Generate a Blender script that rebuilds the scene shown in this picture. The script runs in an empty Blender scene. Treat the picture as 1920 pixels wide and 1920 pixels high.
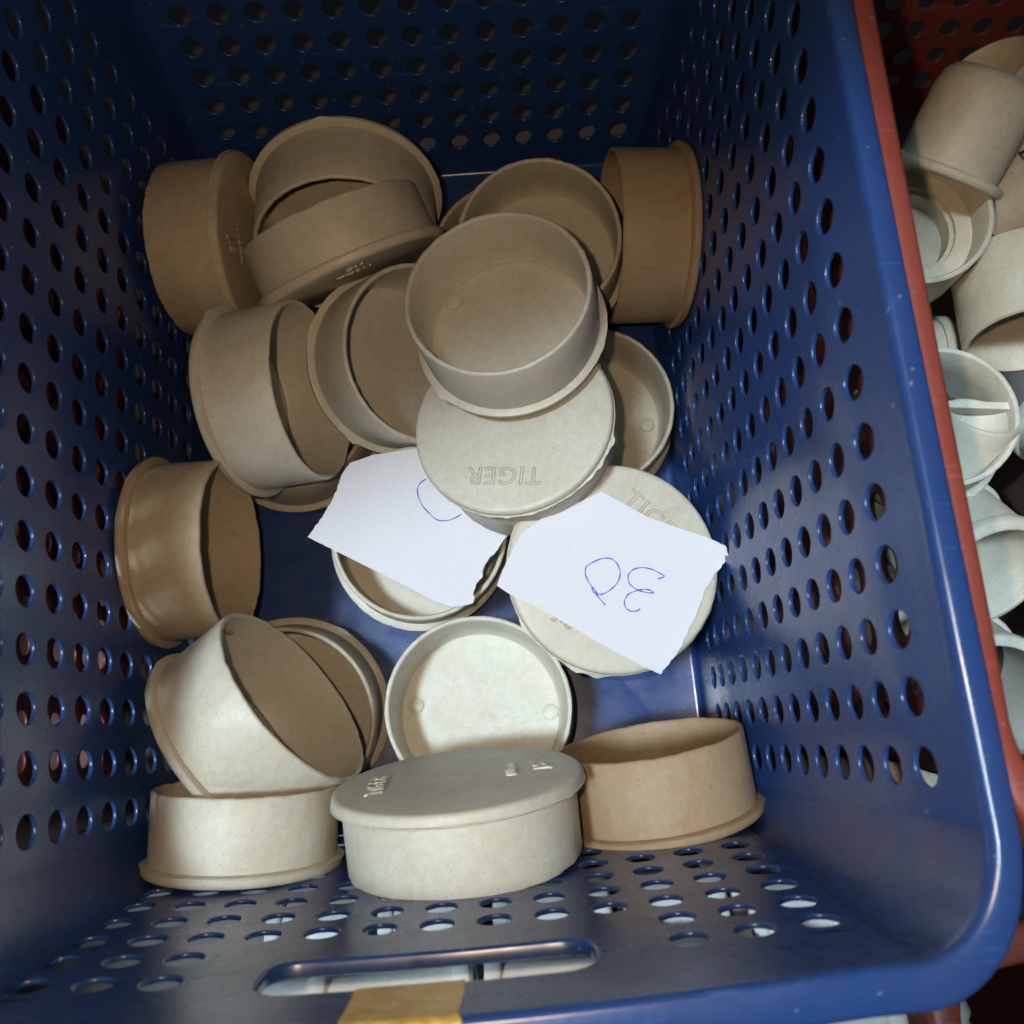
import bpy, bmesh, math, random
import numpy as np
from mathutils import Vector, Matrix

S = bpy.context.scene
C = S.collection
U = 0.01                                   # everything below is written in centimetres
R = math.radians
random.seed(7)

# ------------------------------------------------------------------ camera
cam = bpy.data.cameras.new("camera"); camo = bpy.data.objects.new("camera", cam); C.objects.link(camo)
cam.sensor_width = 36.0; cam.sensor_fit = 'HORIZONTAL'; cam.lens = 1686.98 / 1920 * 36
cam.clip_start = 0.01; cam.clip_end = 50
rot = Matrix(((0.997001, 0.075712, -0.016026), (-0.077343, 0.967539, -0.240596), (-0.00271, 0.241114, 0.970493)))
camo.matrix_world = Matrix.Translation(Vector((3.163, -17.179, 54.837)) * U) @ rot.to_4x4()
cam.dof.use_dof = True; cam.dof.focus_distance = 0.45; cam.dof.aperture_fstop = 14
S.camera = camo

# ------------------------------------------------------------------ world, lamps, exposure
w = bpy.data.worlds.new("World"); S.world = w; w.use_nodes = True
bg = w.node_tree.nodes['Background']; bg.inputs[0].default_value = (0.85, 0.93, 1.0, 1); bg.inputs[1].default_value = 0.04

fl = bpy.data.lights.new("flash_lamp", 'POINT'); flo = bpy.data.objects.new("flash_lamp", fl); C.objects.link(flo)
fl.energy = 3.0; fl.color = (1.0, 0.73, 0.48); fl.shadow_soft_size = 0.004
flo.location = Vector((0.9, -15.6, 54.9)) * U

ky = bpy.data.lights.new("window_light", 'AREA'); kyo = bpy.data.objects.new("window_light", ky); C.objects.link(kyo)
ky.shape = 'RECTANGLE'; ky.size = 0.72; ky.size_y = 0.29; ky.spread = R(10); ky.energy = 0.72; ky.color = (0.72, 0.90, 1.0)
kd = Vector((0.31, 0.09, -1.0)).normalized()
kz = -kd; kx = Vector((1.0, 0.25, 0)); kx = (kx - kz * kx.dot(kz)).normalized(); kyv = kz.cross(kx)
kc = Vector((0.0, -16.6, 29.0)) * U - kd * 0.60
kyo.matrix_world = Matrix.Translation(kc) @ Matrix((kx, kyv, kz)).transposed().to_4x4()

S.view_settings.view_transform = 'Standard'; S.view_settings.look = 'None'
S.view_settings.exposure = 0; S.view_settings.gamma = 1

# ------------------------------------------------------------------ helpers
def mesh(name, v, f, m=None, parent=None, smooth=True, sharp=40, mw=None):
    me = bpy.data.meshes.new(name)
    v = np.asarray(v, float) * U
    me.from_pydata(v.tolist(), [], [list(map(int, q)) for q in f]); me.update()
    if smooth:
        me.shade_smooth()
        if sharp: me.set_sharp_from_angle(angle=R(sharp))
    if m: me.materials.append(m)
    return link(name, me, parent, mw)

def link(name, data, parent=None, mw=None):
    o = bpy.data.objects.new(name, data); C.objects.link(o)
    if parent: o.parent = parent
    if mw is not None: o.matrix_local = mw
    return o

def thing(name, label, cat, mw=None, group=None):
    o = bpy.data.objects.new(name, None); C.objects.link(o); o.empty_display_size = 0.01
    o['label'] = label; o['category'] = cat
    if group: o['group'] = group
    if mw is not None: o.matrix_world = mw
    return o

def revolve(prof, n=72, jit=None):
    """rings of (radius, z); jit(i, theta) -> (dr, dz) for ring i"""
    v = []; f = []
    for i, (r, z) in enumerate(prof):
        for k in range(n):
            t = 2 * math.pi * k / n
            dr, dz = jit(i, t) if jit else (0, 0)
            v.append(((r + dr) * math.cos(t), (r + dr) * math.sin(t), z + dz))
    for i in range(len(prof) - 1):
        for k in range(n):
            a = i * n + k; b = i * n + (k + 1) % n
            f.append((a, b, b + n, a + n))
    return v, f

def capfan(v, f, ring, n, flip=False):
    c = len(v); base = ring * n
    p = np.mean(np.array(v[base:base + n]), 0); v.append(tuple(p))
    for k in range(n):
        a, b = base + k, base + (k + 1) % n
        f.append((b, a, c) if not flip else (a, b, c))

def frame(loc, axis, top=None):
    z = Vector(axis).normalized()
    t = Vector(top) if top is not None else (Vector((0, 0, 1)) if abs(z.z) < .9 else Vector((1, 0, 0)))
    x = (t - z * t.dot(z)).normalized(); y = z.cross(x)
    return Matrix.Translation(Vector(loc) * U) @ Matrix((x, y, z)).transposed().to_4x4()

class Noise1:                               # smooth periodic noise round a ring
    def __init__(s, rnd, n=9, lo=3, hi=30):
        s.c = [(rnd.randint(lo, hi), rnd.uniform(0, 6.28), rnd.uniform(.4, 1) / n) for _ in range(n)]
    def __call__(s, t): return sum(a * math.sin(k * t + p) for k, p, a in s.c)

# ------------------------------------------------------------------ materials
def newmat(name):
    m = bpy.data.materials.new(name); m.use_nodes = True
    nt = m.node_tree; return m, nt, nt.nodes['Principled BSDF']

def N(nt, t, **kw):
    n = nt.nodes.new(t)
    for k, v in kw.items(): setattr(n, k, v)
    return n

def ramp(nt, src, p0, c0, p1, c1):
    r = N(nt, 'ShaderNodeValToRGB'); e = r.color_ramp.elements
    e[0].position = p0; e[0].color = (*c0, 1); e[1].position = p1; e[1].color = (*c1, 1)
    nt.links.new(src, r.inputs[0]); return r.outputs[0]

def noise(nt, scale, detail=4, rough=.6, w=0.0, dist=0):
    tc = N(nt, 'ShaderNodeTexCoord'); oi = N(nt, 'ShaderNodeObjectInfo')
    ad = N(nt, 'ShaderNodeVectorMath', operation='ADD'); sc = N(nt, 'ShaderNodeVectorMath', operation='SCALE')
    cb = N(nt, 'ShaderNodeCombineXYZ')
    for k in range(3): nt.links.new(oi.outputs['Random'], cb.inputs[k])
    sc.inputs[3].default_value = 3.0 + w
    nt.links.new(cb.outputs[0], sc.inputs[0]); nt.links.new(tc.outputs['Object'], ad.inputs[0]); nt.links.new(sc.outputs[0], ad.inputs[1])
    n = N(nt, 'ShaderNodeTexNoise'); n.inputs['Scale'].default_value = scale; n.inputs['Detail'].default_value = detail
    n.inputs['Roughness'].default_value = rough; n.inputs['Distortion'].default_value = dist
    nt.links.new(ad.outputs[0], n.inputs['Vector']); return n.outputs['Fac']

def mix(nt, fac, a, b, blend='MIX'):
    m = N(nt, 'ShaderNodeMix', data_type='RGBA', blend_type=blend)
    for s, v in ((0, fac), (6, a), (7, b)):
        if isinstance(v, (tuple, float, int)): m.inputs[s].default_value = v if not isinstance(v, tuple) else (*v, 1)
        else: nt.links.new(v, m.inputs[s])
    return m.outputs[2]

def bump(nt, b, h, strength, dist):
    bp = N(nt, 'ShaderNodeBump'); bp.inputs['Strength'].default_value = strength; bp.inputs['Distance'].default_value = dist
    nt.links.new(h, bp.inputs['Height']); nt.links.new(bp.outputs[0], b.inputs['Normal'])

def pvc(name, base, dirt, amount, specks=.5, rough=.43):
    m, nt, b = newmat(name)
    big = ramp(nt, noise(nt, 38, 6, .65, 1.1, .6), .5 - amount * .3, (0, 0, 0), .5 + .28, (1, 1, 1))
    col = mix(nt, big, base, dirt)
    mid = ramp(nt, noise(nt, 260, 5, .7, 2.3), .40, (.94, .93, .92), .62, (1.03, 1.03, 1.03))
    col = mix(nt, 1.0, col, mid, 'MULTIPLY')
    sp = ramp(nt, noise(nt, 1100, 2, .5, 4.7), .672, (0, 0, 0), .71, (specks, specks, specks))
    col = mix(nt, sp, col, (.09, .065, .045))
    sm = ramp(nt, noise(nt, 22, 8, .75, 6.1, 1.2), .60, (0, 0, 0), .72, (.6 * amount,) * 3)
    col = mix(nt, sm, col, (.25, .135, .06))
    nt.links.new(col, b.inputs['Base Color'])
    rr = ramp(nt, noise(nt, 90, 4, .6, 3.3), .3, (rough - .1,) * 3, .7, (rough + .12,) * 3)
    nt.links.new(rr, b.inputs['Roughness']); b.inputs['Specular IOR Level'].default_value = .45
    bump(nt, b, noise(nt, 700, 6, .7, 5.5), .32, .0006)
    return m

PVC_CLEAN = pvc('pvc_grey_beige', (.54, .525, .455), (.49, .455, .365), .4, .5)
PVC_MID = pvc('pvc_beige', (.51, .475, .385), (.43, .375, .28), .8, .6)
PVC_DUSTY = pvc('pvc_dusty_beige', (.44, .375, .28), (.33, .25, .16), 1.1, .75, .72)
PVC_PALE = pvc('pvc_pale', (.60, .60, .54), (.56, .54, .46), .5, .4)
PVC_WHITE = pvc('pvc_white', (.78, .80, .79), (.72, .73, .70), .4, .2)
PVC_BROWN = pvc('pvc_brown_dust', (.36, .27, .18), (.30, .20, .11), .9, .7, .6)

def plastic(name, base, dust, rough=.23):
    m, nt, b = newmat(name)
    col = mix(nt, ramp(nt, noise(nt, 30, 6, .7, 1.7), .45, (0, 0, 0), .85, (.35, .35, .35)), base, dust)
    sp = ramp(nt, noise(nt, 330, 2, .5, 2.9), .72, (0, 0, 0), .75, (.5, .5, .5))
    col = mix(nt, sp, col, (.25, .26, .30))
    nt.links.new(col, b.inputs['Base Color'])
    rr = ramp(nt, noise(nt, 26, 7, .7, 4.4), .3, (rough - .05,) * 3, .75, (rough + .14,) * 3)
    nt.links.new(rr, b.inputs['Roughness']); b.inputs['Specular IOR Level'].default_value = .6
    tc = N(nt, 'ShaderNodeTexCoord'); mp = N(nt, 'ShaderNodeMapping'); mp.inputs['Scale'].default_value = (60, 900, 260); mp.inputs['Rotation'].default_value = (.3, .5, .8)
    sn = N(nt, 'ShaderNodeTexNoise'); sn.inputs['Scale'].default_value = 1; sn.inputs['Detail'].default_value = 3
    nt.links.new(tc.outputs['Object'], mp.inputs[0]); nt.links.new(mp.outputs[0], sn.inputs['Vector'])
    scr = ramp(nt, sn.outputs['Fac'], .66, (0, 0, 0), .70, (.35, .35, .35))
    col = mix(nt, scr, col, tuple(min(1, x * 2.2 + .03) for x in base)); nt.links.new(col, b.inputs['Base Color'])
    bump(nt, b, noise(nt, 45, 2, .5, .9), .12, .002)
    return m

BLUE = plastic('blue_plastic', (.016, .048, .178), (.045, .06, .125))
RED = plastic('red_plastic', (.19, .035, .024), (.17, .055, .045), .42)

def simple(name, base, rough=.6, n=None, spec=.4):
    m, nt, b = newmat(name)
    c = ramp(nt, noise(nt, n or 120, 6, .7), .3, tuple(x * .93 for x in base), .7, tuple(min(1, x * 1.04) for x in base))
    nt.links.new(c, b.inputs['Base Color']); b.inputs['Roughness'].default_value = rough
    b.inputs['Specular IOR Level'].default_value = spec
    return m, nt, b
PAPER, _nt, _b = simple('white_paper', (.66, .66, .72), .8, 900, .15)
bump(_nt, _b, noise(_nt, 45, 5, .65, 8.), .3, .0016)
INK, _, _ = simple('blue_ink', (.07, .06, .50), .6, 900)
TAPE, _nt, _b = newmat('brown_tape')
c_ = mix(_nt, ramp(_nt, noise(_nt, 110, 8, .8, .4, .8), .42, (0, 0, 0), .62, (1, 1, 1)), (.38, .255, .06), (.54, .40, .13))
_nt.links.new(c_, _b.inputs['Base Color']); _b.inputs['Roughness'].default_value = .32
bump(_nt, _b, noise(_nt, 130, 6, .65, 1., .8), .6, .0016)
FLOORM, _, _ = simple('dark_concrete', (.13, .13, .135), .85, 30)
PVC_GROOVE_SHADE = pvc('pvc_groove_shade', (.45, .41, .32), (.40, .35, .26), .6, .3)  # darker tone paints the shade of the letter grooves

# ------------------------------------------------------------------ baskets
T = 0.18; ZT = 28.75; HR = 0.61; DZ = 2.029
def bow(z): t = min(1, z / 8.0); return t * t * (3 - 2 * t)
def top(z): t = max(0, min(1, (z - 25) / 4.0)); return 1 - .75 * t * t * (3 - 2 * t)
def cl(y): return max(-18.0, min(18.0, y))
def xr(y, z): return 14.389 + .048 * z - .385 * (1 - ((cl(y) + 8.02) / 18) ** 2) * bow(z) * top(z)
def xl(y, z): return -14.381 - .047 * z + (.05 - .499 * cl(y) / 18 + .447 * (cl(y) / 18) ** 2) * bow(z) * top(z)
def yf(x, z): return -20.755 - .102 * z - .387 * max(0, 1 - (x / 12) ** 2) * bow(z)
def yb(x, z): return 20.755 + .162 * z - .145 * max(0, 1 - (x / 12) ** 2) * bow(z)
def rcx(z, back=False): return .3 + .6 * z / 29 if back else .6 + 1.9 * z / 29
def rcy(z): return .6 + 2.5 * z / 29

class MB:
    def __init__(s): s.v = []; s.f = []; s.d = {}
    def p(s, q):
        k = (round(q[0], 4), round(q[1], 4), round(q[2], 4))
        if k not in s.d: s.d[k] = len(s.v); s.v.append(k)
        return s.d[k]
    def q(s, *pts):
        i = [s.p(a) for a in pts]
        j = [a for n, a in enumerate(i) if a != i[n - 1]]
        if len(j) > 2: s.f.append(j)

def wall_mesh(P, n, cols, pu, rows, us, ue, slot=None):
    """P(u,z) inner surface, n outward; a sheet with round holes and real thickness"""
    mb = MB(); nx, ny = n
    def at(u, z, d=0.): x, y = P(u, z); return (x + nx * d, y + ny * d, z)
    hu, hz = pu / 2, DZ / 2; NS = 24
    ang = [2 * math.pi * k / NS for k in range(NS)]
    sq = []
    for a in ang:
        c, s = math.cos(a), math.sin(a); m = max(abs(c), abs(s)); sq.append((c / m * hu, s / m * hz))
    for j, u in enumerate(cols):
        for i, z in enumerate(rows):
            if slot and slot['skip'](i, j): continue
            ring = [[at(u + a, z + b) for a, b in sq]]
            for r, d in ((HR + .07, 0), (HR + .04, 0), (HR + .01, .015), (HR, .06), (HR, T - .03), (HR + .03, T)):
                ring.append([at(u + r * math.cos(a), z + r * math.sin(a), d) for a in ang])
            ring.append([at(u + a, z + b, T) for a, b in sq])
            for A, B in zip(ring[:-1], ring[1:]):
                for k in range(NS): mb.q(A[k], A[(k + 1) % NS], B[(k + 1) % NS], B[k])
    ze = [rows[0] - hz + DZ * i for i in range(len(rows) + 1)]
    uL, uR = cols[0] - hu, cols[-1] + hu
    Z = [.35] + ze + [ZT]
    ue_ = [cols[0] - hu + pu * j for j in range(len(cols) + 1)]
    for d in (0., T):
        for a, b in zip(Z[:-1], Z[1:]):
            for f0, f1 in ((lambda z: us(z), lambda z: uL), (lambda z: uR, lambda z: ue(z))):
                mb.q(at(f0(a), a, d), at(f1(a), a, d), at(f1(b), b, d), at(f0(b), b, d))
        for j in range(len(cols)):
            for a, b in ((.35, ze[0]), (ze[-1], ZT)):
                if slot and b == ZT and slot['c0'] <= j <= slot['c1']: continue
                mb.q(at(ue_[j], a, d), at(ue_[j + 1], a, d), at(ue_[j + 1], b, d), at(ue_[j], b, d))
    lip = None
    if slot:
        a0, a1, b0, b1 = ue_[slot['c0']], ue_[slot['c1'] + 1], ze[slot['r0']], ZT
        sx0, sx1, sz0, sz1, rad = slot['box']; cx, cz = (sx0 + sx1) / 2, (sz0 + sz1) / 2
        A = sorted([2 * math.pi * k / 120 for k in range(120)] + [math.atan2(z - cz, x - cx) % (2 * math.pi) for x in (a0, a1) for z in (b0, b1)])
        def rect(a):
            c, s = math.cos(a), math.sin(a)
            tx = ((a1 - cx) / c if c > 0 else (a0 - cx) / c) if abs(c) > 1e-9 else 1e9
            tz = ((b1 - cz) / s if s > 0 else (b0 - cz) / s) if abs(s) > 1e-9 else 1e9
            t = min(tx, tz); return cx + c * t, cz + s * t
        def slt(a, g):
            c, s = math.cos(a), math.sin(a); lo, hi = 0, 20; wx, wz, r = (sx1 - sx0) / 2 + g, (sz1 - sz0) / 2 + g, rad + g
            for _ in range(40):
                t = (lo + hi) / 2; qx, qz = abs(c * t) - wx + r, abs(s * t) - wz + r
                dd = math.hypot(max(qx, 0), max(qz, 0)) + min(max(qx, qz), 0) - r
                if dd < 0: lo = t
                else: hi = t
            return cx + c * lo, cz + s * lo
        n_ = len(A)
        for d in (0., T):
            for k in range(n_):
                a, b = A[k], A[(k + 1) % n_]
                mb.q(at(*rect(a), d), at(*rect(b), d), at(*slt(b, .1), d), at(*slt(a, .1), d))
        lb = MB()
        for (g0, d0), (g1, d1) in zip([(.1, 0), (.03, .03), (0, .1), (0, .45), (.08, .5), (.2, .45), (.22, T)], [(.03, .03), (0, .1), (0, .45), (.08, .5), (.2, .45), (.22, T)]):
            for k in range(n_):
                a, b = A[k], A[(k + 1) % n_]
                lb.q(at(*slt(a, g0), d0), at(*slt(b, g0), d0), at(*slt(b, g1), d1), at(*slt(a, g1), d1))
        lip = lb
    return mb, lip

def corner(cx, cy, z, t):                                   # cx, cy = +-1
    Y = (yb if cy > 0 else yf); Xf = (xr if cx > 0 else xl)
    X0 = Xf(20 * cy, z); Y0 = Y(15, z); a = t * math.pi / 2
    rx = rcx(z, cy > 0); px = X0 - cx * rx * (1 - math.cos(a)); py = Y0 - cy * rcy(z) * (1 - math.sin(a))
    nx, ny = math.cos(a) * rcy(z) * cx, math.sin(a) * rx * cy; l = math.hypot(nx, ny)
    return px, py, nx / l, ny / l

def perimeter(z, ns=14, nc=12):
    P = []
    yF, yB = yf(15, z) + rcy(z), yb(15, z) - rcy(z); xR, xL, xRf, xLf = xr(20, z) - rcx(z, True), xl(20, z) + rcx(z, True), xr(-20, z) - rcx(z), xl(-20, z) + rcx(z)
    for k in range(ns): y = yF + (yB - yF) * k / ns; P.append((xr(y, z), y, 1, 0, 0))
    for k in range(nc): P.append((*corner(1, 1, z, k / nc), k / nc))
    for k in range(ns): x = xR + (xL - xR) * k / ns; P.append((x, yb(x, z), 0, 1, 1))
    for k in range(nc): P.append((*corner(-1, 1, z, 1 - k / nc), 1 - k / nc))
    for k in range(ns): y = yB + (yF - yB) * k / ns; P.append((xl(y, z), y, -1, 0, 0))
    for k in range(nc): P.append((*corner(-1, -1, z, k / nc), k / nc))
    for k in range(ns): x = xLf + (xRf - xLf) * k / ns; P.append((x, yf(x, z), 0, -1, 1))
    for k in range(nc): P.append((*corner(1, -1, z, 1 - k / nc), 1 - k / nc))
    return P

RIMP = [(0, 28.75), (.01, 28.95), (.05, 29.11), (.13, 29.22), (.24, 29.27)]
def rim_profile(wd):
    return RIMP + [(wd - .22, 29.25 - .03 * wd), (wd - .09, 29.18 - .03 * wd), (wd - .02, 29.05 - .03 * wd), (wd, 28.85), (wd + .03, 27.05), (wd - .18, 27.05), (wd - .2, 28.55), (T, 28.55)]

def make_basket(name, label, m, mw):
    t = thing(name, label, 'basket', mw, 'plastic baskets standing side by side')
    long_rows = [26.55 - DZ * k for k in range(11, -1, -1)]
    long_cols = [-19.055 + 2.078 * k for k in range(19)]
    short_rows = [2.91 + DZ * k for k in range(12)]
    yF, yB = (lambda z: yf(15, z) + rcy(z)), (lambda z: yb(15, z) - rcy(z))
    xR, xL, xRf, xLf = (lambda z: xr(20, z) - rcx(z, True)), (lambda z: xl(20, z) + rcx(z, True)), (lambda z: xr(-20, z) - rcx(z)), (lambda z: xl(-20, z) + rcx(z))
    left_rows = [27.205 - DZ * k for k in range(11, -1, -1)]; left_cols = [-19.158 + 2.175 * k for k in range(18)]
    for P, n, cols, pu, rows, us, ue, sl in (
        (lambda u, z: (xr(u, z), u), (1, 0), long_cols, 2.078, long_rows, yF, yB, None),
        (lambda u, z: (xl(u, z), u), (-1, 0), left_cols, 2.175, left_rows, yF, yB, None),
        (lambda u, z: (u, yb(u, z)), (0, 1), [.348 + 2.117 * (k - 6) for k in range(13)], 2.117, short_rows, xL, xR, None),
        (lambda u, z: (u, yf(u, z)), (0, -1), [2.0 * (k - 6) for k in range(13)], 2.0, short_rows, xLf, xRf,
         dict(skip=lambda i, j: i >= 10 and 3 <= j <= 9, c0=3, c1=9, r0=10, box=(-5.0, 5.1, 23.95, 26.6, .95)))):
        mb, lip = wall_mesh(P, n, cols, pu, rows, us, ue, sl)
        o = mesh('perforated_wall', mb.v, mb.f, m, t, sharp=50)
        if lip: mesh('handle_lip', lip.v, lip.f, m, o, sharp=60)
    for cx in (1, -1):
        for cy in (1, -1):
            v = []; f = []; nn = []; NA, NZ = 14, 10
            for d in (0, T):
                b0 = len(v)
                for i in range(NZ + 1):
                    z = .35 + (ZT - .35) * i / NZ
                    for k in range(NA + 1):
                        x, y, a, b = corner(cx, cy, z, k / NA); v.append((x + a * d, y + b * d, z)); nn.append((-a, -b, 0) if d == 0 else (a, b, 0))
                for i in range(NZ):
                    for k in range(NA):
                        a = b0 + i * (NA + 1) + k; q = (a, a + 1, a + NA + 2, a + NA + 1)
                        f.append(q if (cx * cy > 0) == (d > 0) else q[::-1])
            o = mesh('corner_panel', v, f, m, t, sharp=None)
            o.data.normals_split_custom_set_from_vertices([Vector(q) for q in nn])
    # base with a small fillet to the walls
    pr = perimeter(.35); v = []; f = []; n = len(pr)
    rings = [(0, .35), (.03, .2), (.12, .08), (.25, .02), (.4, 0)]
    for o_, z in rings:
        for x, y, a, b, _ in pr: v.append((x - a * o_, y - b * o_, z))
    for i in range(len(rings) - 1):
        for k in range(n): f.append((i * n + k, i * n + (k + 1) % n, (i + 1) * n + (k + 1) % n, (i + 1) * n + k))
    b0 = (len(rings) - 1) * n; v.append((0, 0, 0)); c = len(v) - 1
    for k in range(n): f.append((b0 + k, b0 + (k + 1) % n, c))
    mesh('base', v, f, m, t, sharp=None)
    # rim
    pr = perimeter(ZT, 20, 16); n = len(pr); v = []; f = []
    L = len(rim_profile(1))
    for x, y, a, b, wt in pr:
        wd = .95 + .35 * (wt * wt * (3 - 2 * wt))
        for o_, z in rim_profile(wd): v.append((x + a * o_, y + b * o_, z))
    for k in range(n):
        for i in range(L - 1): f.append((k * L + i, ((k + 1) % n) * L + i, ((k + 1) % n) * L + i + 1, k * L + i + 1))
    mesh('rim', v, f, m, t, sharp=50)
    return t

def copy_tree(o, parent=None):
    c = o.copy(); C.objects.link(c)
    if parent: c.parent = parent
    for ch in list(o.children): copy_tree(ch, c)
    return c

TR = lambda x, y, z, rz=0: Matrix.Translation(Vector((x, y, z)) * U) @ Matrix.Rotation(R(rz), 4, 'Z')
blue = make_basket('storage_basket', 'blue perforated plastic basket holding the round end caps', BLUE, TR(0, 0, 0))
red = make_basket('storage_basket', 'red plastic basket of pipe fittings on the right of the blue one', RED, TR(33.2, 2.5, -.35, -1.6))
r2 = copy_tree(red); r2.matrix_world = TR(-38.2, 0.5, -9.3); r2['label'] = 'red plastic basket seen only through the left wall holes of the blue basket'

# brown tape folded over the front rim
v = []; f = []; xs = [-1.95 + 3.15 * k / 10 for k in range(11)]
prof = [('w', 26.62), ('w', 27.4), ('w', 28.3)] + rim_profile(1.30)[:10]
for dd in (.03, .006):
    for k, x in enumerate(xs):
        for i, p in enumerate(prof):
            wob = .05 * math.sin(5.1 * i + 2 * x) if k in (0, 10) else 0
            if p[0] == 'w': v.append((x + wob, yf(x, p[1]) + dd, p[1] + (.25 * max(0, -1.5 - x) if i == 0 else 0)))
            else:
                up = 1 if i < 10 else 0
                v.append((x + wob, yf(x, ZT) - p[0] + (dd if i < 6 else (0 if i < 9 else -dd)), p[1] + dd * (1 if 5 <= i < 11 else .3)))
L = len(prof)
for k in range(10):
    for i in range(L - 1):
        a = k * L + i; q = (a, a + 1, a + L + 1, a + L); f.append(q); b = a + 11 * L; f.append((b, b + L, b + L + 1, b + 1))
tp = mesh('packing_tape', v, f, TAPE, blue, sharp=None)
tp['label'] = 'brown packing tape folded over the front rim'

# ------------------------------------------------------------------ end caps
def lettering(txt, size, px, py, parent, m, bold=.02):
    cu = bpy.data.curves.new('lettering', 'FONT'); cu.body = txt; cu.size = size * U; cu.align_x = 'CENTER'; cu.align_y = 'CENTER'
    cu.extrude = .06 * U; cu.bevel_depth = .018 * U; cu.bevel_resolution = 1; cu.offset = bold * U * .3; cu.space_character = 1.08; cu.resolution_u = 5
    tmp = bpy.data.objects.new('lettering', cu); C.objects.link(tmp)
    bpy.context.view_layer.update()
    me = bpy.data.meshes.new_from_object(tmp.evaluated_get(bpy.context.evaluated_depsgraph_get()))
    bpy.data.objects.remove(tmp); me.materials.clear(); me.materials.append(m); me.name = 'lettering'
    # text x = top x (-axis) ; text up = top ; lies just proud of the face (local z = 0, facing -z)
    top = Vector((1, 0, 0)); nrm = Vector((0, 0, -1)); tx = top.cross(nrm)
    mw = Matrix.Translation(Vector((px, py, -.01)) * U) @ Matrix((tx, top, nrm)).transposed().to_4x4()
    return link('lettering', me, parent, mw)

def outline(txt, size, px, py, parent, m):  # thin ridges along letter edges, coloured as groove shade
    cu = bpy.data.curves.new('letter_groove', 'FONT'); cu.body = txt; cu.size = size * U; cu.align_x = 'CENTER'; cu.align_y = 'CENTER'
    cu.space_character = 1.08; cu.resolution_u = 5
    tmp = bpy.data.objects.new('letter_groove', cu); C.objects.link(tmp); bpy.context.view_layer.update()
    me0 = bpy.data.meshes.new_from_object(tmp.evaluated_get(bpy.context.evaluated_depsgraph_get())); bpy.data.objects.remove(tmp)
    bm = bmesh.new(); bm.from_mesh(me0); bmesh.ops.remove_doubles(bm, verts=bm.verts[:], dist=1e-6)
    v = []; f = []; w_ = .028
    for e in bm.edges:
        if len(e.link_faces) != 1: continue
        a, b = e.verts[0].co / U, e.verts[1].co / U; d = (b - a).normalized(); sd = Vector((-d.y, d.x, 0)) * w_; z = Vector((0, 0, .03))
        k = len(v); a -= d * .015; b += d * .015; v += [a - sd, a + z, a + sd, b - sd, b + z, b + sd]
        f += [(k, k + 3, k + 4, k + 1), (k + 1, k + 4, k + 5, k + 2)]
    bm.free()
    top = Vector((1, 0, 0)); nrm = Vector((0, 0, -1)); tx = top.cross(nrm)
    return mesh('letter_groove', v, f, m, parent, smooth=False, mw=Matrix.Translation(Vector((px, py, -.004)) * U) @ Matrix((tx, top, nrm)).transposed().to_4x4())

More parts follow.
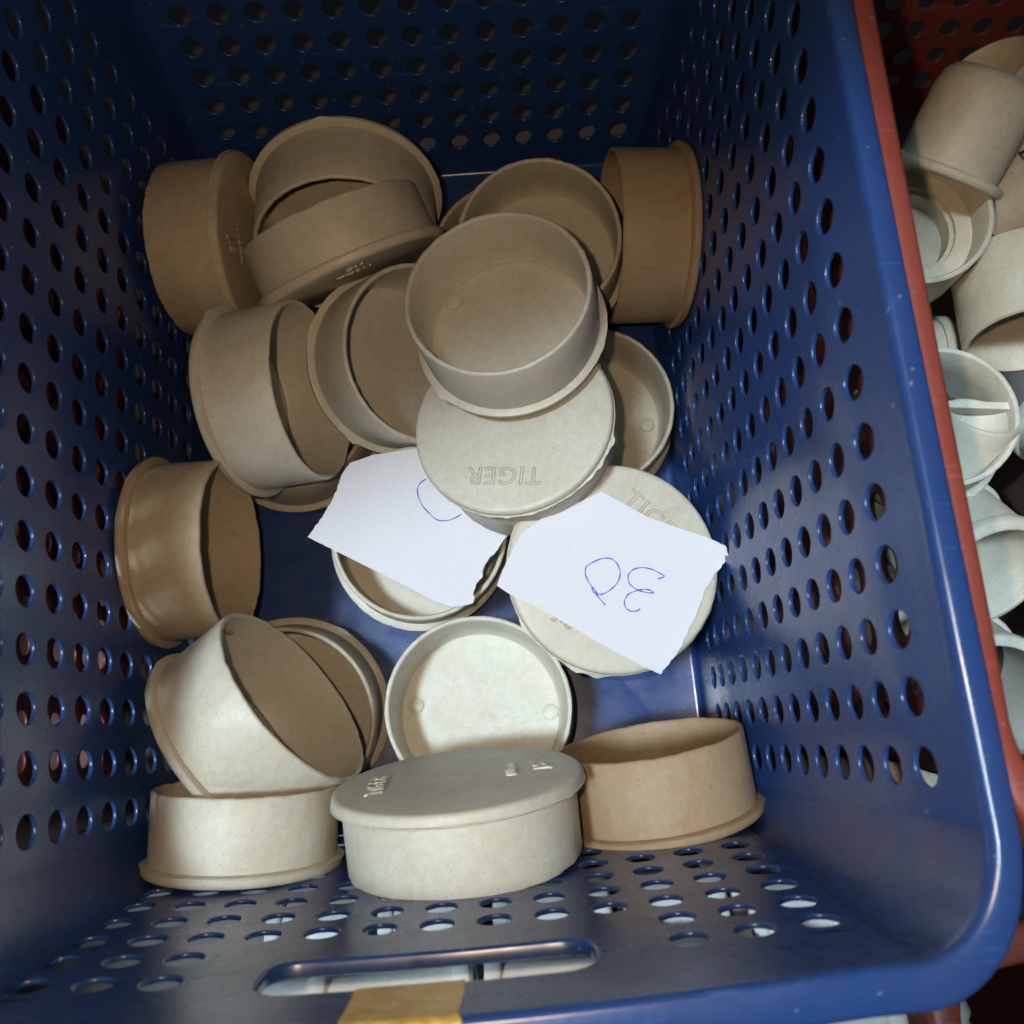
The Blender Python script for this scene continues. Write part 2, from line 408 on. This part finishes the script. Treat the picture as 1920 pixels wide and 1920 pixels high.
def make_cap(label, d, m, seed, text=False, big=False, flash=.05):
    rnd = random.Random(seed); s = d['s']
    t = thing('end_cap', label, 'pipe cap', frame(d['face'], d['axis'], d['top']), 'round pipe end caps in the blue basket')
    r = 5.3 * s; RR = r * (1.08 if big == 1 else 1.065); h = (3.6 if big == 1 else 3.4 if big else 4.6) * s; ri = r - .26
    n = 128
    na, nb, nc_ = Noise1(rnd), Noise1(rnd, 14, 8, 55), Noise1(rnd, 6, 2, 6)
    chips = [(rnd.uniform(0, 6.28), rnd.uniform(.02, .06), rnd.uniform(.03, .09)) for _ in range(4)]
    def chip(a): return sum(dp * math.exp(-(((a - c + math.pi) % (2 * math.pi) - math.pi) / wd) ** 2) for c, wd, dp in chips)
    warp = rnd.uniform(.03, .09); ph = rnd.uniform(0, 6.28)
    el = lambda a, z: warp * math.cos(2 * a + ph) * z / h
    prof = [(r - .02, .5), (r, .62), (r, h * .5), (r - .01, h - .10), (r - .05, h - .02), (r - .13, h), (ri + .08, h), (ri + .01, h - .05), (ri - .02, h - .14), (ri - .05, h * .5), (ri - .08, .62), (ri - .2, .42)]
    def jw(i, a):
        e = el(a, prof[i][1])
        if 3 <= i <= 8:
            k = nb(a) * .05; return (e + k * (1 if i < 6 else -.7), na(a) * .06 - chip(a) * .6 + nb(a) * .04)
        return (e, 0)
    v, f = revolve(prof, n, jw)
    mesh('wall', v, f, m, t, sharp=50)
    fl_amp = flash * rnd.uniform(.8, 1.3)
    fins = [(rnd.uniform(0, 6.28), rnd.uniform(.03, .10), rnd.uniform(.06, .2)) for _ in range(2)]
    def fin(a): return sum(dp * math.exp(-(((a - c + math.pi) % (2 * math.pi) - math.pi) / wd) ** 2) for c, wd, dp in fins)
    prof2 = [(ri - .3, .40), (ri * .6, .405), (.001, .40)]
    pf = [(.001, 0), (RR * .5, 0), (RR - .30, 0), (RR - .16, .02), (RR - .06, .08), (RR - .01, .18), (RR, .3), (RR + .0, .42), (RR + .05, .46), (RR + .05, .49), (RR - .04, .54), (r - .05, .56)]
    def jf(i, a):
        if 8 <= i <= 9:
            k = max(0, nb(a) * .9 + nc_(a) * .8) * fl_amp * 1.6 + fin(a); return (k, nb(a) * .03)
        return (na(a) * .015 if 4 < i < 8 else 0, 0)
    v, f = revolve(pf, n, jf)
    v2, f2 = revolve([(r - .1, .38), (ri * .6, .41), (.001, .40)], n)
    o = len(v); v += v2; f += [tuple(reversed([a + o for a in q])) for q in f2]
    mesh('face_plate', v, [q[::-1] for q in f], m, t, sharp=45)
    for x, y in d['nub']:
        vv, ff = revolve([(.46, .38), (.46, .50), (.40, .55), (.05, .55), (.001, .55)], 28)
        vv = [(a + x, b + y, c) for a, b, c in vv]
        mesh('moulding_boss', vv, ff, m, t, sharp=40)
    if text:
        k = s / .92
        if 'G' in text:
            outline('TIGER', 1.34 * k, 3.15 * k, 0, t, PVC_GROOVE_SHADE); outline('J.S', .95 * k, -3.5 * k, 0, t, PVC_GROOVE_SHADE); return t
        lettering('TIGER', (1.0 if big == 1 else 1.2) * k, 3.35 * k, 0, t, m)
        if 'mm' in text: lettering('110mm', .62 * k, -2.25 * k, 0, t, m, 0)
        lettering('J.S', .85 * k, -3.5 * k, 0, t, m, 0)
    return t

CAPS = {
 'A': {'face': [-9.619, 11.263, 8.175], 'axis': [-0.9913, 0.0684, -0.1121], 'top': [0.131, 0.4633, -0.8765], 's': 0.92, 'nub': []} ,
 'B': {'face': [-4.227, 14.255, 8.087], 'axis': [0.0088, -0.9651, 0.2619], 'top': [0.4902, 0.2324, 0.84], 's': 0.97, 'nub': []} ,
 'D': {'face': [-10.295, 1.542, 8.519], 'axis': [0.9681, 0.0184, 0.2498], 'top': [-0.2197, 0.5412, 0.8117], 's': 0.92, 'nub': []} ,
 'E': {'face': [-2.477, 4.244, 5.969], 'axis': [0.5575, -0.207, 0.804], 'top': [-0.5946, 0.5762, 0.5607], 's': 0.92, 'nub': []} ,
 'F': {'face': [4.628, 2.967, 11.798], 'axis': [-0.1874, 0.124, 0.9744], 'top': [-0.9271, 0.3055, -0.2171], 's': 0.87, 'nub': [(3.49, -1.24)]} ,
 'G': {'face': [7.004, 9.974, 6.038], 'axis': [-0.1052, -0.1261, 0.9864], 'top': [-0.9181, 0.3935, -0.0476], 's': 0.88, 'nub': []} ,
 'I': {'face': [14.774, 9.711, 8.599], 'axis': [-0.9979, 0.0364, 0.0538], 'top': [-0.0645, -0.4534, -0.889], 's': 0.9, 'nub': []} ,
 'J': {'face': [9.28, 1.51, 0.615], 'axis': [-0.0116, -0.0349, 0.9993], 'top': [-0.9088, 0.4173, 0.004], 's': 0.92, 'nub': [(-3.52, -1.22)]} ,
 'K': {'face': [4.212, -1.544, 11.629], 'axis': [0.228, -0.1532, -0.9615], 'top': [-0.1829, -0.9767, 0.1122], 's': 0.92, 'nub': []} ,
 'L': {'face': [8.803, -9.327, 10.029], 'axis': [-0.0505, 0.0461, -0.9977], 'top': [0.7316, 0.6818, -0.0056], 's': 0.95, 'nub': []} ,
 'M': {'face': [-1.54, -5.564, 2.151], 'axis': [0.081, -0.0709, 0.9942], 'top': [-0.8819, 0.4597, 0.1047], 's': 0.92, 'nub': []} ,
 'O': {'face': [-14.454, -6.669, 9.456], 'axis': [0.999, -0.0066, 0.0436], 'top': [-0.0348, 0.4893, 0.8714], 's': 0.86, 'nub': []} ,
 'P': {'face': [-10.779, -16.69, 9.66], 'axis': [0.8204, 0.5272, 0.2216], 'top': [-0.5376, 0.5787, 0.6133], 's': 0.94, 'nub': []} ,
 'Q': {'face': [-9.645, -14.816, 0.153], 'axis': [0.0266, -0.1646, 0.986], 'top': [-0.8833, 0.458, 0.1003], 's': 0.98, 'nub': []} ,
 'R': {'face': [1.363, -15.793, 2.433], 'axis': [0.0067, 0.0593, 0.9982], 'top': [-0.9131, 0.4073, -0.018], 's': 0.92, 'nub': [(3.59, 0.88), (-3.69, -1.34)]} ,
 'U': {'face': [9.996, -21.675, 9.423], 'axis': [-0.107, 0.9805, 0.1648], 'top': [-0.7824, 0.0192, -0.6225], 's': 0.85, 'nub': []} ,
 'C': {'face': [-3.644, 7.849, 10.002], 'axis': [-0.3291, 0.8639, 0.3814], 'top': [-0.1249, 0.3605, -0.9244], 's': 0.959, 'nub': []} ,
 'T': {'face': [-9.529, -22.027, 11.37], 'axis': [0.073, 0.9941, 0.0798], 'top': [-0.8472, 0.104, -0.521], 's': 0.78, 'nub': []} ,
 'N': {'face': [-8.99, 2.543, 0.1], 'axis': [0.0, 0.0, 1.0], 'top': [-0.9096, 0.4155, 0.0], 's': 0.92, 'nub': []} ,
 'H': {'face': [5.261, 12.2, 0.05], 'axis': [0.0, 0.0, 1.0], 'top': [-0.9096, 0.4155, 0.0], 's': 0.92, 'nub': []} ,
 'S': {'face': [0.557, -18.727, 13.961], 'axis': [0.0274, -0.9787, -0.2035], 'top': [-0.9986, -0.0361, 0.0396], 's': 0.96, 'nub': []} ,
 'V': {'face': [8.95, -9.2, 5.2], 'axis': [0.03, 0.02, -0.999], 'top': [0.5, 0.86, 0.0], 's': 0.92, 'nub': []},
}
INFO = {
 'A': ('dusty beige end cap on edge in the far left corner, lettered face turned right', PVC_DUSTY, 'TJ mm'),
 'B': ('end cap on edge against the far wall, its opening over another cap', PVC_MID, False),
 'C': ('end cap tipped forward out of the opening of the cap at the far wall', PVC_MID, 'mm'),
 'D': ('end cap on edge beside the left wall, open side facing right', PVC_CLEAN, False),
 'E': ('tilted end cap between the edge-on left cap and the topmost open cap', PVC_CLEAN, False),
 'F': ('topmost end cap of the heap, open side up with one boss inside', PVC_CLEAN, False),
 'G': ('open end cap lying behind the topmost cap near the far wall', PVC_MID, False),
 'H': ('end cap mostly hidden below the open cap near the far wall', PVC_MID, False),
 'I': ('brown dusty end cap on edge against the far end of the right wall', PVC_BROWN, False),
 'J': ('open end cap lying low beside the right wall, half in shadow', PVC_MID, False),
 'K': ('grey end cap with TIGER on its face, under the topmost open cap', PVC_CLEAN, 'G'),
 'L': ('end cap with TIGER on its face lying under the 30 paper slip', PVC_CLEAN, 'G'),
 'M': ('open end cap lying flat under the left paper slip', PVC_CLEAN, False),
 'N': ('end cap lying on the basket floor below the edge-on left cap', PVC_MID, False),
 'O': ('brown stained end cap on edge against the middle of the left wall', PVC_DUSTY, False),
 'P': ('tilted end cap propped in the near left corner, open side facing right', PVC_CLEAN, False),
 'Q': ('open end cap lying behind the tilted one in the near left corner', PVC_MID, False),
 'R': ('palest open end cap lying flat with two bosses inside, near the middle front', PVC_PALE, False),
 'S': ('widest end cap, leaning on the front wall with its lettered grey face up', PVC_CLEAN, 'mm'),
 'T': ('pale end cap standing open against the left end of the front wall', PVC_CLEAN, False),
 'U': ('brownish end cap standing open against the right end of the front wall', PVC_BROWN, False),  # dusty, and its brown deepened to stand in for missing shade
 'V': ('end cap hidden beneath the cap that carries the 30 slip', PVC_MID, False),
}
for n_, (k, d) in enumerate(CAPS.items()):
    lb, m, tx = INFO[k]; make_cap(lb, d, m, 100 + n_ * 7, tx, {'S': 1, 'C': 2}.get(k, 0), {'K': .13, 'S': .09, 'C': .10, 'M': .09, 'B': .08, 'O': .04, 'I': .03}.get(k, .055))

# ------------------------------------------------------------------ paper slips
SLIP_B= {'o': [8.806, -9.33, 10.089], 'outline': [(-0.27, 3.879, 0.193), (2.044, 2.385, 0.007), (3.494, 1.749, -0.096), (5.063, 1.073, -0.207), (5.772, 0.646, -0.262), (5.843, 0.2, -0.287), (5.599, -0.224, -0.294), (5.029, -0.748, -0.289), (4.417, -1.638, -0.299), (3.92, -2.65, -0.321), (3.32, -3.522, -0.331), (2.854, -4.336, -0.345), (1.741, -5.482, -0.341), (0.933, -5.034, -0.28), (-0.791, -3.95, -0.142), (-3.668, -1.991, 0.094), (-5.362, -1.018, 0.224), (-5.968, -0.548, 0.277), (-5.568, 0.287, 0.295), (-4.574, 1.965, 0.322), (-3.258, 2.826, 0.296), (-1.319, 3.465, 0.227)], 'strokes': [[(-0.961, -1.294, -0.011), (-1.286, -0.81, 0.028), (-1.46, -0.365, 0.057), (-1.462, -0.055, 0.071), (-1.318, 0.152, 0.074), (-0.797, 0.397, 0.059), (-0.354, 0.461, 0.039), (0.008, 0.343, 0.015), (0.225, 0.016, -0.011), (0.28, -0.361, -0.031), (0.112, -0.783, -0.042), (-0.264, -1.127, -0.039), (-0.654, -1.316, -0.028), (-0.904, -1.341, -0.016), (-1.139, -1.22, 0.001), (-1.217, -1.061, 0.013), (-1.174, -0.941, 0.016)], [(-1.053, -1.288, -0.006), (-0.865, -1.577, -0.029), (-0.619, -1.901, -0.057)], [(2.139, -0.768, -0.144), (2.494, -0.668, -0.157), (2.294, -0.499, -0.139), (1.942, -0.288, -0.112), (1.456, -0.149, -0.081), (1.014, -0.193, -0.06), (0.71, -0.421, -0.055), (0.65, -0.696, -0.065), (0.745, -0.981, -0.083), (1.089, -1.252, -0.113), (1.447, -1.4, -0.138), (1.845, -1.459, -0.161), (1.705, -1.314, -0.147), (1.432, -1.245, -0.13), (1.087, -1.271, -0.114), (0.638, -1.406, -0.097), (0.394, -1.666, -0.097), (0.335, -1.937, -0.106), (0.464, -2.191, -0.125), (0.7, -2.3, -0.142), (1.013, -2.261, -0.156), (1.105, -2.157, -0.156)]]}
SLIP_A= {'o': [-1.907, -6.118, 7.25], 'outline': [(-5.196, 0.11, 0.266), (-4.539, 0.943, 0.284), (-3.867, 2.018, 0.314), (-3.554, 2.65, 0.337), (-3.289, 3.469, 0.373), (-2.828, 4.1, 0.387), (-1.501, 4.501, 0.345), (0.904, 4.657, 0.234), (2.879, 4.293, 0.114), (5.074, 2.043, -0.131), (5.86, 0.798, -0.245), (5.558, -0.456, -0.305), (5.277, -0.702, -0.306), (4.822, -1.346, -0.322), (4.455, -1.613, -0.32), (4.07, -2.14, -0.332), (3.976, -2.655, -0.358), (3.634, -3.006, -0.362), (3.461, -3.426, -0.379), (3.494, -3.772, -0.401), (3.363, -4.021, -0.409), (2.839, -4.155, -0.391), (2.184, -4.138, -0.357), (1.352, -3.794, -0.295), (-0.709, -2.505, -0.115)], 'strokes': [[(3.088, 0.829, -0.105), (2.49, 0.572, -0.09), (1.824, 0.586, -0.056), (1.357, 1.001, -0.008), (0.956, 1.56, 0.046), (0.793, 2.255, 0.096), (0.934, 2.665, 0.113), (1.329, 2.939, 0.11)]]}
def smooth_line(P, sub=6):
    P = [Vector(p) for p in P]; out = []
    for i in range(len(P) - 1):
        p0 = P[max(i - 1, 0)]; p1 = P[i]; p2 = P[i + 1]; p3 = P[min(i + 2, len(P) - 1)]
        for k in range(sub):
            t = k / sub
            out.append(.5 * ((2 * p1) + (p2 - p0) * t + (2 * p0 - 5 * p1 + 4 * p2 - p3) * t * t + (3 * p1 - p0 - 3 * p2 + p3) * t ** 3))
    return out + [P[-1]]

def slip(label, d, ragged, curl, seed):
    rnd = random.Random(seed)
    t = thing('paper_slip', label, 'paper', Matrix.Translation(Vector(d['o']) * U), 'torn paper slips on the caps')
    O = [Vector(p) for p in d['outline']]; A = []
    n = len(O)
    nrm = Vector((0, 0, 0))
    for i in range(1, n - 1): nrm += (O[i] - O[0]).cross(O[i + 1] - O[0])
    nrm.normalize(); nrm = nrm if nrm.z > 0 else -nrm
    for i in range(n):
        a, b = O[i], O[(i + 1) % n]; L = (b - a).length; k = max(2, int(L / .12)); sd = (b - a).cross(nrm).normalized()
        for q in range(k):
            am = .035 if i in ragged else .008
            A.append(a.lerp(b, q / k) + (sd * rnd.uniform(-am, am)))
    bm = bmesh.new(); vs = [bm.verts.new(p) for p in A]; bm.faces.new(vs)
    bmesh.ops.triangulate(bm, faces=bm.faces[:])
    x0 = min(p.x for p in A); x1 = max(p.x for p in A); y0 = min(p.y for p in A); y1 = max(p.y for p in A)
    for k in range(1, 18):
        for nv, lo, hi in ((Vector((1, 0, 0)), x0, x1), (Vector((0, 1, 0)), y0, y1)):
            bmesh.ops.bisect_plane(bm, geom=bm.verts[:] + bm.edges[:] + bm.faces[:], plane_co=nv * (lo + (hi - lo) * k / 18), plane_no=nv, dist=1e-4)
    for v_ in bm.verts: v_.co += nrm * curl(v_.co)
    bmesh.ops.recalc_face_normals(bm, faces=bm.faces[:])
    if sum((fa.normal.dot(nrm) for fa in bm.faces)) < 0: bmesh.ops.reverse_faces(bm, faces=bm.faces[:])
    ext = bmesh.ops.extrude_face_region(bm, geom=bm.faces[:])
    for v_ in [e for e in ext['geom'] if isinstance(e, bmesh.types.BMVert)]: v_.co += nrm * .012
    bmesh.ops.recalc_face_normals(bm, faces=bm.faces[:])
    vv = [v_.co[:] for v_ in bm.verts]; bm.verts.index_update(); ff = [[v_.index for v_ in fa.verts] for fa in bm.faces]; bm.free()
    sh = mesh('sheet', vv, ff, PAPER, t, sharp=60)
    v = []; f = []
    for st in d['strokes']:
        P = smooth_line(st, 6); b0 = len(v); wd = .028
        for i, p in enumerate(P):
            tg = (P[min(i + 1, len(P) - 1)] - P[max(i - 1, 0)]).normalized(); sd = tg.cross(nrm).normalized()
            h_ = nrm * (curl(p) + .0165); wl = wd * (1 + .25 * math.sin(i * .7))
            v += [p + sd * wl + h_, p + nrm * .004 + h_, p - sd * wl + h_]
        for i in range(len(P) - 1):
            a = b0 + i * 3; f += [(a, a + 3, a + 4, a + 1), (a + 1, a + 4, a + 5, a + 2)]
    mesh('handwriting', v, f, INK, t, sharp=None)
    return t

slip('white torn paper slip with a half covered blue 0, left of the other slip', SLIP_A, (0, 1, 2, 3, 4, 9, 10, 11, 12, 13, 14, 15, 16, 17, 18, 19, 20), lambda p: .06 * math.sin(p.x * .7 + .4) + .03 * math.sin(p.y * 1.1) + .06 * max(0, -p.x - 2.2), 3)
slip('white torn paper slip with 30 written in blue, lying on the lettered cap', SLIP_B, (4, 5, 6, 7, 8, 9, 10, 11), lambda p: .03 + .005 * (p.x * .8 - p.y * .5) ** 2 + .015 * math.sin(p.x * 1.3 + p.y) + .05 * max(0, p.y * .8 + p.x * .3 - 1.4), 4)

# ------------------------------------------------------------------ fittings in the red basket and beyond
GR = 'pale plastic pipe fittings around the blue basket'
def ringtube(prof, m, parent, seed, n=72, name='body', amp=.03):
    rnd = random.Random(seed); na = Noise1(rnd, 10, 4, 40)
    zs = [p[1] for p in prof]; lo, hi = min(zs), max(zs)
    def j(i, a):
        z = prof[i % len(prof)][1]
        return (0, na(a) * amp if z > hi - .06 else 0)
    v, f = revolve(prof + [prof[0]], n, j)
    return mesh(name, v, f, m, parent, sharp=45)

def coupling(label, loc, axis, r, L, m, seed, collar=.25, wall=.25, name='pipe_coupling', cat='pipe fitting', step=None):
    """open tube with a raised collar at both ends; z runs along the axis from the far end to the open end"""
    t = thing(name, label, cat, frame(loc, axis), GR)
    ri = r - wall
    prof = [(r, 0.06), (r, L - .05), (r - .06, L), (ri + .05, L), (ri, L - .06), (ri - .03, L * .5), (ri - .02, 0.02), (r - .06, 0)]
    ringtube(prof, m, t, seed)
    if collar:
        for z0 in (0.0,) if collar > .3 else (0.0, L - .75):
            cw = .7
            ringtube([(r - .05, z0 + .03), (r + collar - .05, z0 + .02), (r + collar, z0 + .12), (r + collar, z0 + cw - .14), (r + collar - .08, z0 + cw - .04), (r - .05, z0 + cw)], m, t, seed + 1, name='collar', amp=.05)
    if step:
        zz = L * .5; r2 = ri * step
        ringtube([(ri - .02, zz), (ri - .02, zz - .25), (r2 - .2, zz - .25), (r2 - .2, zz - 1.6), (r2 - .02, zz - 1.6)[:2], (r2, zz - .3), (r2 + .01, zz)], m, t, seed + 2, name='inner_step', amp=0)
        v, f = revolve([(r2 - .1, zz - 1.3), (r2 * .7, zz - 1.3), (.001, zz - 1.3)], 48); mesh('inner_floor', v, f, m, t)
    return t

# flanged socket at the top right
t = thing('pipe_socket', 'beige flanged pipe socket lying at the far end of the red basket', 'pipe fitting', frame((25.2, 6.6, 17.4), (.42, .74, .62)), GR)
ringtube([(2.3, .5), (2.36, 2.0), (2.34, 3.7), (2.2, 4.3), (1.9, 4.65), (1.4, 4.75), (1.4, 4.6), (2.0, .1), (2.15, .05)], PVC_MID, t, 11, amp=.0)
ringtube([(2.2, 0), (2.62, .02), (2.72, .12), (2.72, .36), (2.62, .46), (2.2, .48)], PVC_MID, t, 12, name='collar')
coupling('beige coupling at the right edge beside the flanged socket', (29.6, 9.6, 16.5), (-.55, .45, .62), 2.2, 3.6, PVC_MID, 13, .0, .22)

coupling('open beige reducer bush with ragged rim, under the flanged tee', (23.9, 4.9, 14.4), (-.10, -.10, 1), 3.3, 3.6, PVC_MID, 21, .0, .26, 'reducer_bush', step=.74)
coupling('small beige coupling wedged right of the reducer bush', (28.6, 6.0, 14.5), (.5, .3, .6), 1.9, 3.0, PVC_DUSTY, 22, .0, .2)
coupling('beige coupling lying on its side below the reducer bush', (29.4, 3.3, 14.8), (-.12, -1, .15), 2.9, 4.4, PVC_MID, 23, .0, .25)
# trap body: round shell, dividing bar and inlet cone
t = coupling('white round trap with a bar across its mouth, beside the red rim', (23.2, -5.2, 14.2), (-.16, -.02, 1), 3.15, 4.0, PVC_PALE, 24, .42, .24, 'drain_trap')
v = []; f = []
def box(x0, x1, y0, y1, z0, z1, bev=.05):
    bm = bmesh.new(); bmesh.ops.create_cube(bm, size=1)
    for q in bm.verts: q.co = Vector(((x0 + x1) / 2 + q.co.x * (x1 - x0), (y0 + y1) / 2 + q.co.y * (y1 - y0), (z0 + z1) / 2 + q.co.z * (z1 - z0)))
    bmesh.ops.bevel(bm, geom=bm.edges[:], offset=bev, segments=2, affect='EDGES', profile=.7)
    bm.verts.index_update(); r_ = ([q.co[:] for q in bm.verts], [[q.index for q in fa.verts] for fa in bm.faces]); bm.free(); return r_
F = frame((23.2, -5.2, 14.2), (-.16, -.02, 1)).inverted()
ax = (F.to_3x3() @ Vector((1, -.14, 0))).normalized()
v, f = box(-3.0, 3.0, -.16, .16, 3.0, 3.85)
mesh('divider_bar', v, f, PVC_PALE, t, mw=Matrix.Translation(F.to_3x3() @ (Vector((0, .6, 0)) * U)) @ Matrix((ax, Vector((0, 0, 1)).cross(ax), Vector((0, 0, 1)))).transposed().to_4x4())
v, f = revolve([(1.5, 3.75), (1.55, 3.6), (.55, -.2), (.35, -.2), (1.35, 3.6), (1.4, 3.75), (1.5, 3.75)], 40)
cd = F.to_3x3() @ Vector((.15, .62, .75))
mesh('inlet_cone', v, f, PVC_PALE, t, mw=frame((F.to_3x3() @ Vector((.7, -2.6, 0)))[:2] + (1.2,), cd))
for lb, lc, ax_, r, L, m, sd, co in (
    ('white coupling tipped toward the near end below the trap', (24.6, -8.9, 12.0), (.12, -.72, .68), 2.7, 4.2, PVC_PALE, 31, .2),
    ('white coupling at the right edge beside the one below the trap', (30.2, -9.4, 12.5), (.2, -.8, .55), 2.6, 4.4, PVC_PALE, 32, .2),
    ('white coupling with its mouth up in the near half of the red basket', (24.3, -15.4, 11.0), (-.08, -.45, .89), 2.8, 4.4, PVC_PALE, 33, .24),
    ('grey coupling lying across the near end of the red basket', (21.2, -20.0, 8.5), (1, .12, .05), 2.5, 6.0, PVC_PALE, 34, .2),
    ('brown coupling at the far wall of the red basket, left of the socket', (21.5, 13.0, 11.0), (.9, .3, .3), 2.6, 4.2, PVC_MID, 71, .0),
    ('beige coupling between the reducer bush and the trap', (21.6, .3, 10.0), (1, -.12, .08), 2.7, 5.6, PVC_MID, 72, .2),
    ('pale coupling right of the beige one on its side', (31.4, -3.6, 12.5), (.2, -.8, .5), 2.6, 4.4, PVC_PALE, 73, .2),
    ('pale coupling with its mouth up in the near right of the red basket', (30.2, -15.6, 11.0), (.05, -.55, .83), 2.7, 4.2, PVC_PALE, 76, .2),
    ('pale coupling deep in the far corner of the red basket', (22.0, 9.6, 8.0), (.2, .3, 1), 2.6, 4.0, PVC_MID, 35, .0),
    ('pale coupling tilted against the far wall of the red basket', (30.5, 12.0, 12.0), (-.4, -.4, .8), 2.5, 4.4, PVC_MID, 36, .0),
    ('pale coupling lying deep under the white trap in the red basket', (21.4, -6.4, 7.0), (1, .08, .05), 2.7, 6.5, PVC_PALE, 38, .2),
    ('pale coupling lying deep in the middle of the near half of the red basket', (21.3, -12.3, 6.0), (1, -.05, .04), 2.7, 6.5, PVC_PALE, 39, .2)):
    coupling(lb, lc, ax_, r, L, m, sd, co, .24)

# pale fittings lying in front of the blue basket, seen below its rim and through its front wall
for lb, lc, ax_, r, L, sd in (
    ('white coupling standing close behind the leftmost holes of the front wall', (-8.6, -25.9, 9.5), (1, .02, 0), 2.1, 4.6, 61),
    ('white coupling low behind the holes under the left half of the slot', (-3.4, -25.7, 10.5), (1, .03, 0), 2.1, 4.4, 62),
    ('white coupling low behind the holes under the right half of the slot', (1.6, -25.7, 10.8), (1, -.02, 0), 2.1, 5.2, 63),
    ('white coupling low behind the holes right of the slot', (7.4, -25.8, 10.4), (1, 0, .02), 2.1, 4.6, 64),
    ('white coupling behind the rightmost holes of the front wall', (12.4, -26.0, 12.5), (1, .0, .02), 2.1, 4.0, 65),
    ('white coupling behind the left half of the handle slot', (-5.2, -27.9, 16.6), (1, .05, 0), 2.2, 6.2, 51),
    ('white coupling behind the right half of the handle slot', (1.3, -27.7, 16.8), (1, -.03, .02), 2.2, 5.6, 52),
    ('white coupling lying before the right part of the front wall', (7.4, -28.0, 15.0), (1, -.04, .02), 2.3, 4.8, 53),
    ('white coupling lying before the left part of the front wall', (-10.4, -28.2, 14.0), (1, -.05, .05), 2.3, 5.2, 54),
    ('white coupling below the near right corner of the rim', (12.4, -28.2, 19.0), (.9, -.1, .1), 2.2, 3.4, 55),
    ('white collared coupling right of the others below the corner of the rim', (16.6, -28.0, 18.6), (.3, -1, .1), 1.9, 3.8, 56)):
    coupling(lb, lc, ax_, r, L, PVC_WHITE, sd, .2, .24)
r3 = copy_tree(red); r3.matrix_world = TR(35.5, -49.5, -7, 7); r3['label'] = 'red plastic basket whose corner shows at the lower right'
b2 = copy_tree(blue); b2.matrix_world = TR(-3.0, -56.5, -9, 2); b2['label'] = 'blue plastic basket standing in front, glimpsed through the front holes'
for ch in list(b2.children):
    if ch.name.startswith('packing_tape'): bpy.data.objects.remove(ch)

v, f = box(-17.5, 50.5, -21.2, 24.0, -2.2, -.03, .15)
sb = mesh('shelf_board', v, f, FLOORM, smooth=False)
sb['label'] = 'dark grey shelf board under the blue and the right red basket'; sb['category'] = 'shelf'
v = [(-150, -150, 0), (150, -150, 0), (150, 150, 0), (-150, 150, 0)]
g = mesh('floor', [(a, b_, -9.6) for a, b_, _ in v], [(0, 1, 2, 3)], FLOORM, smooth=False); g['kind'] = 'structure'
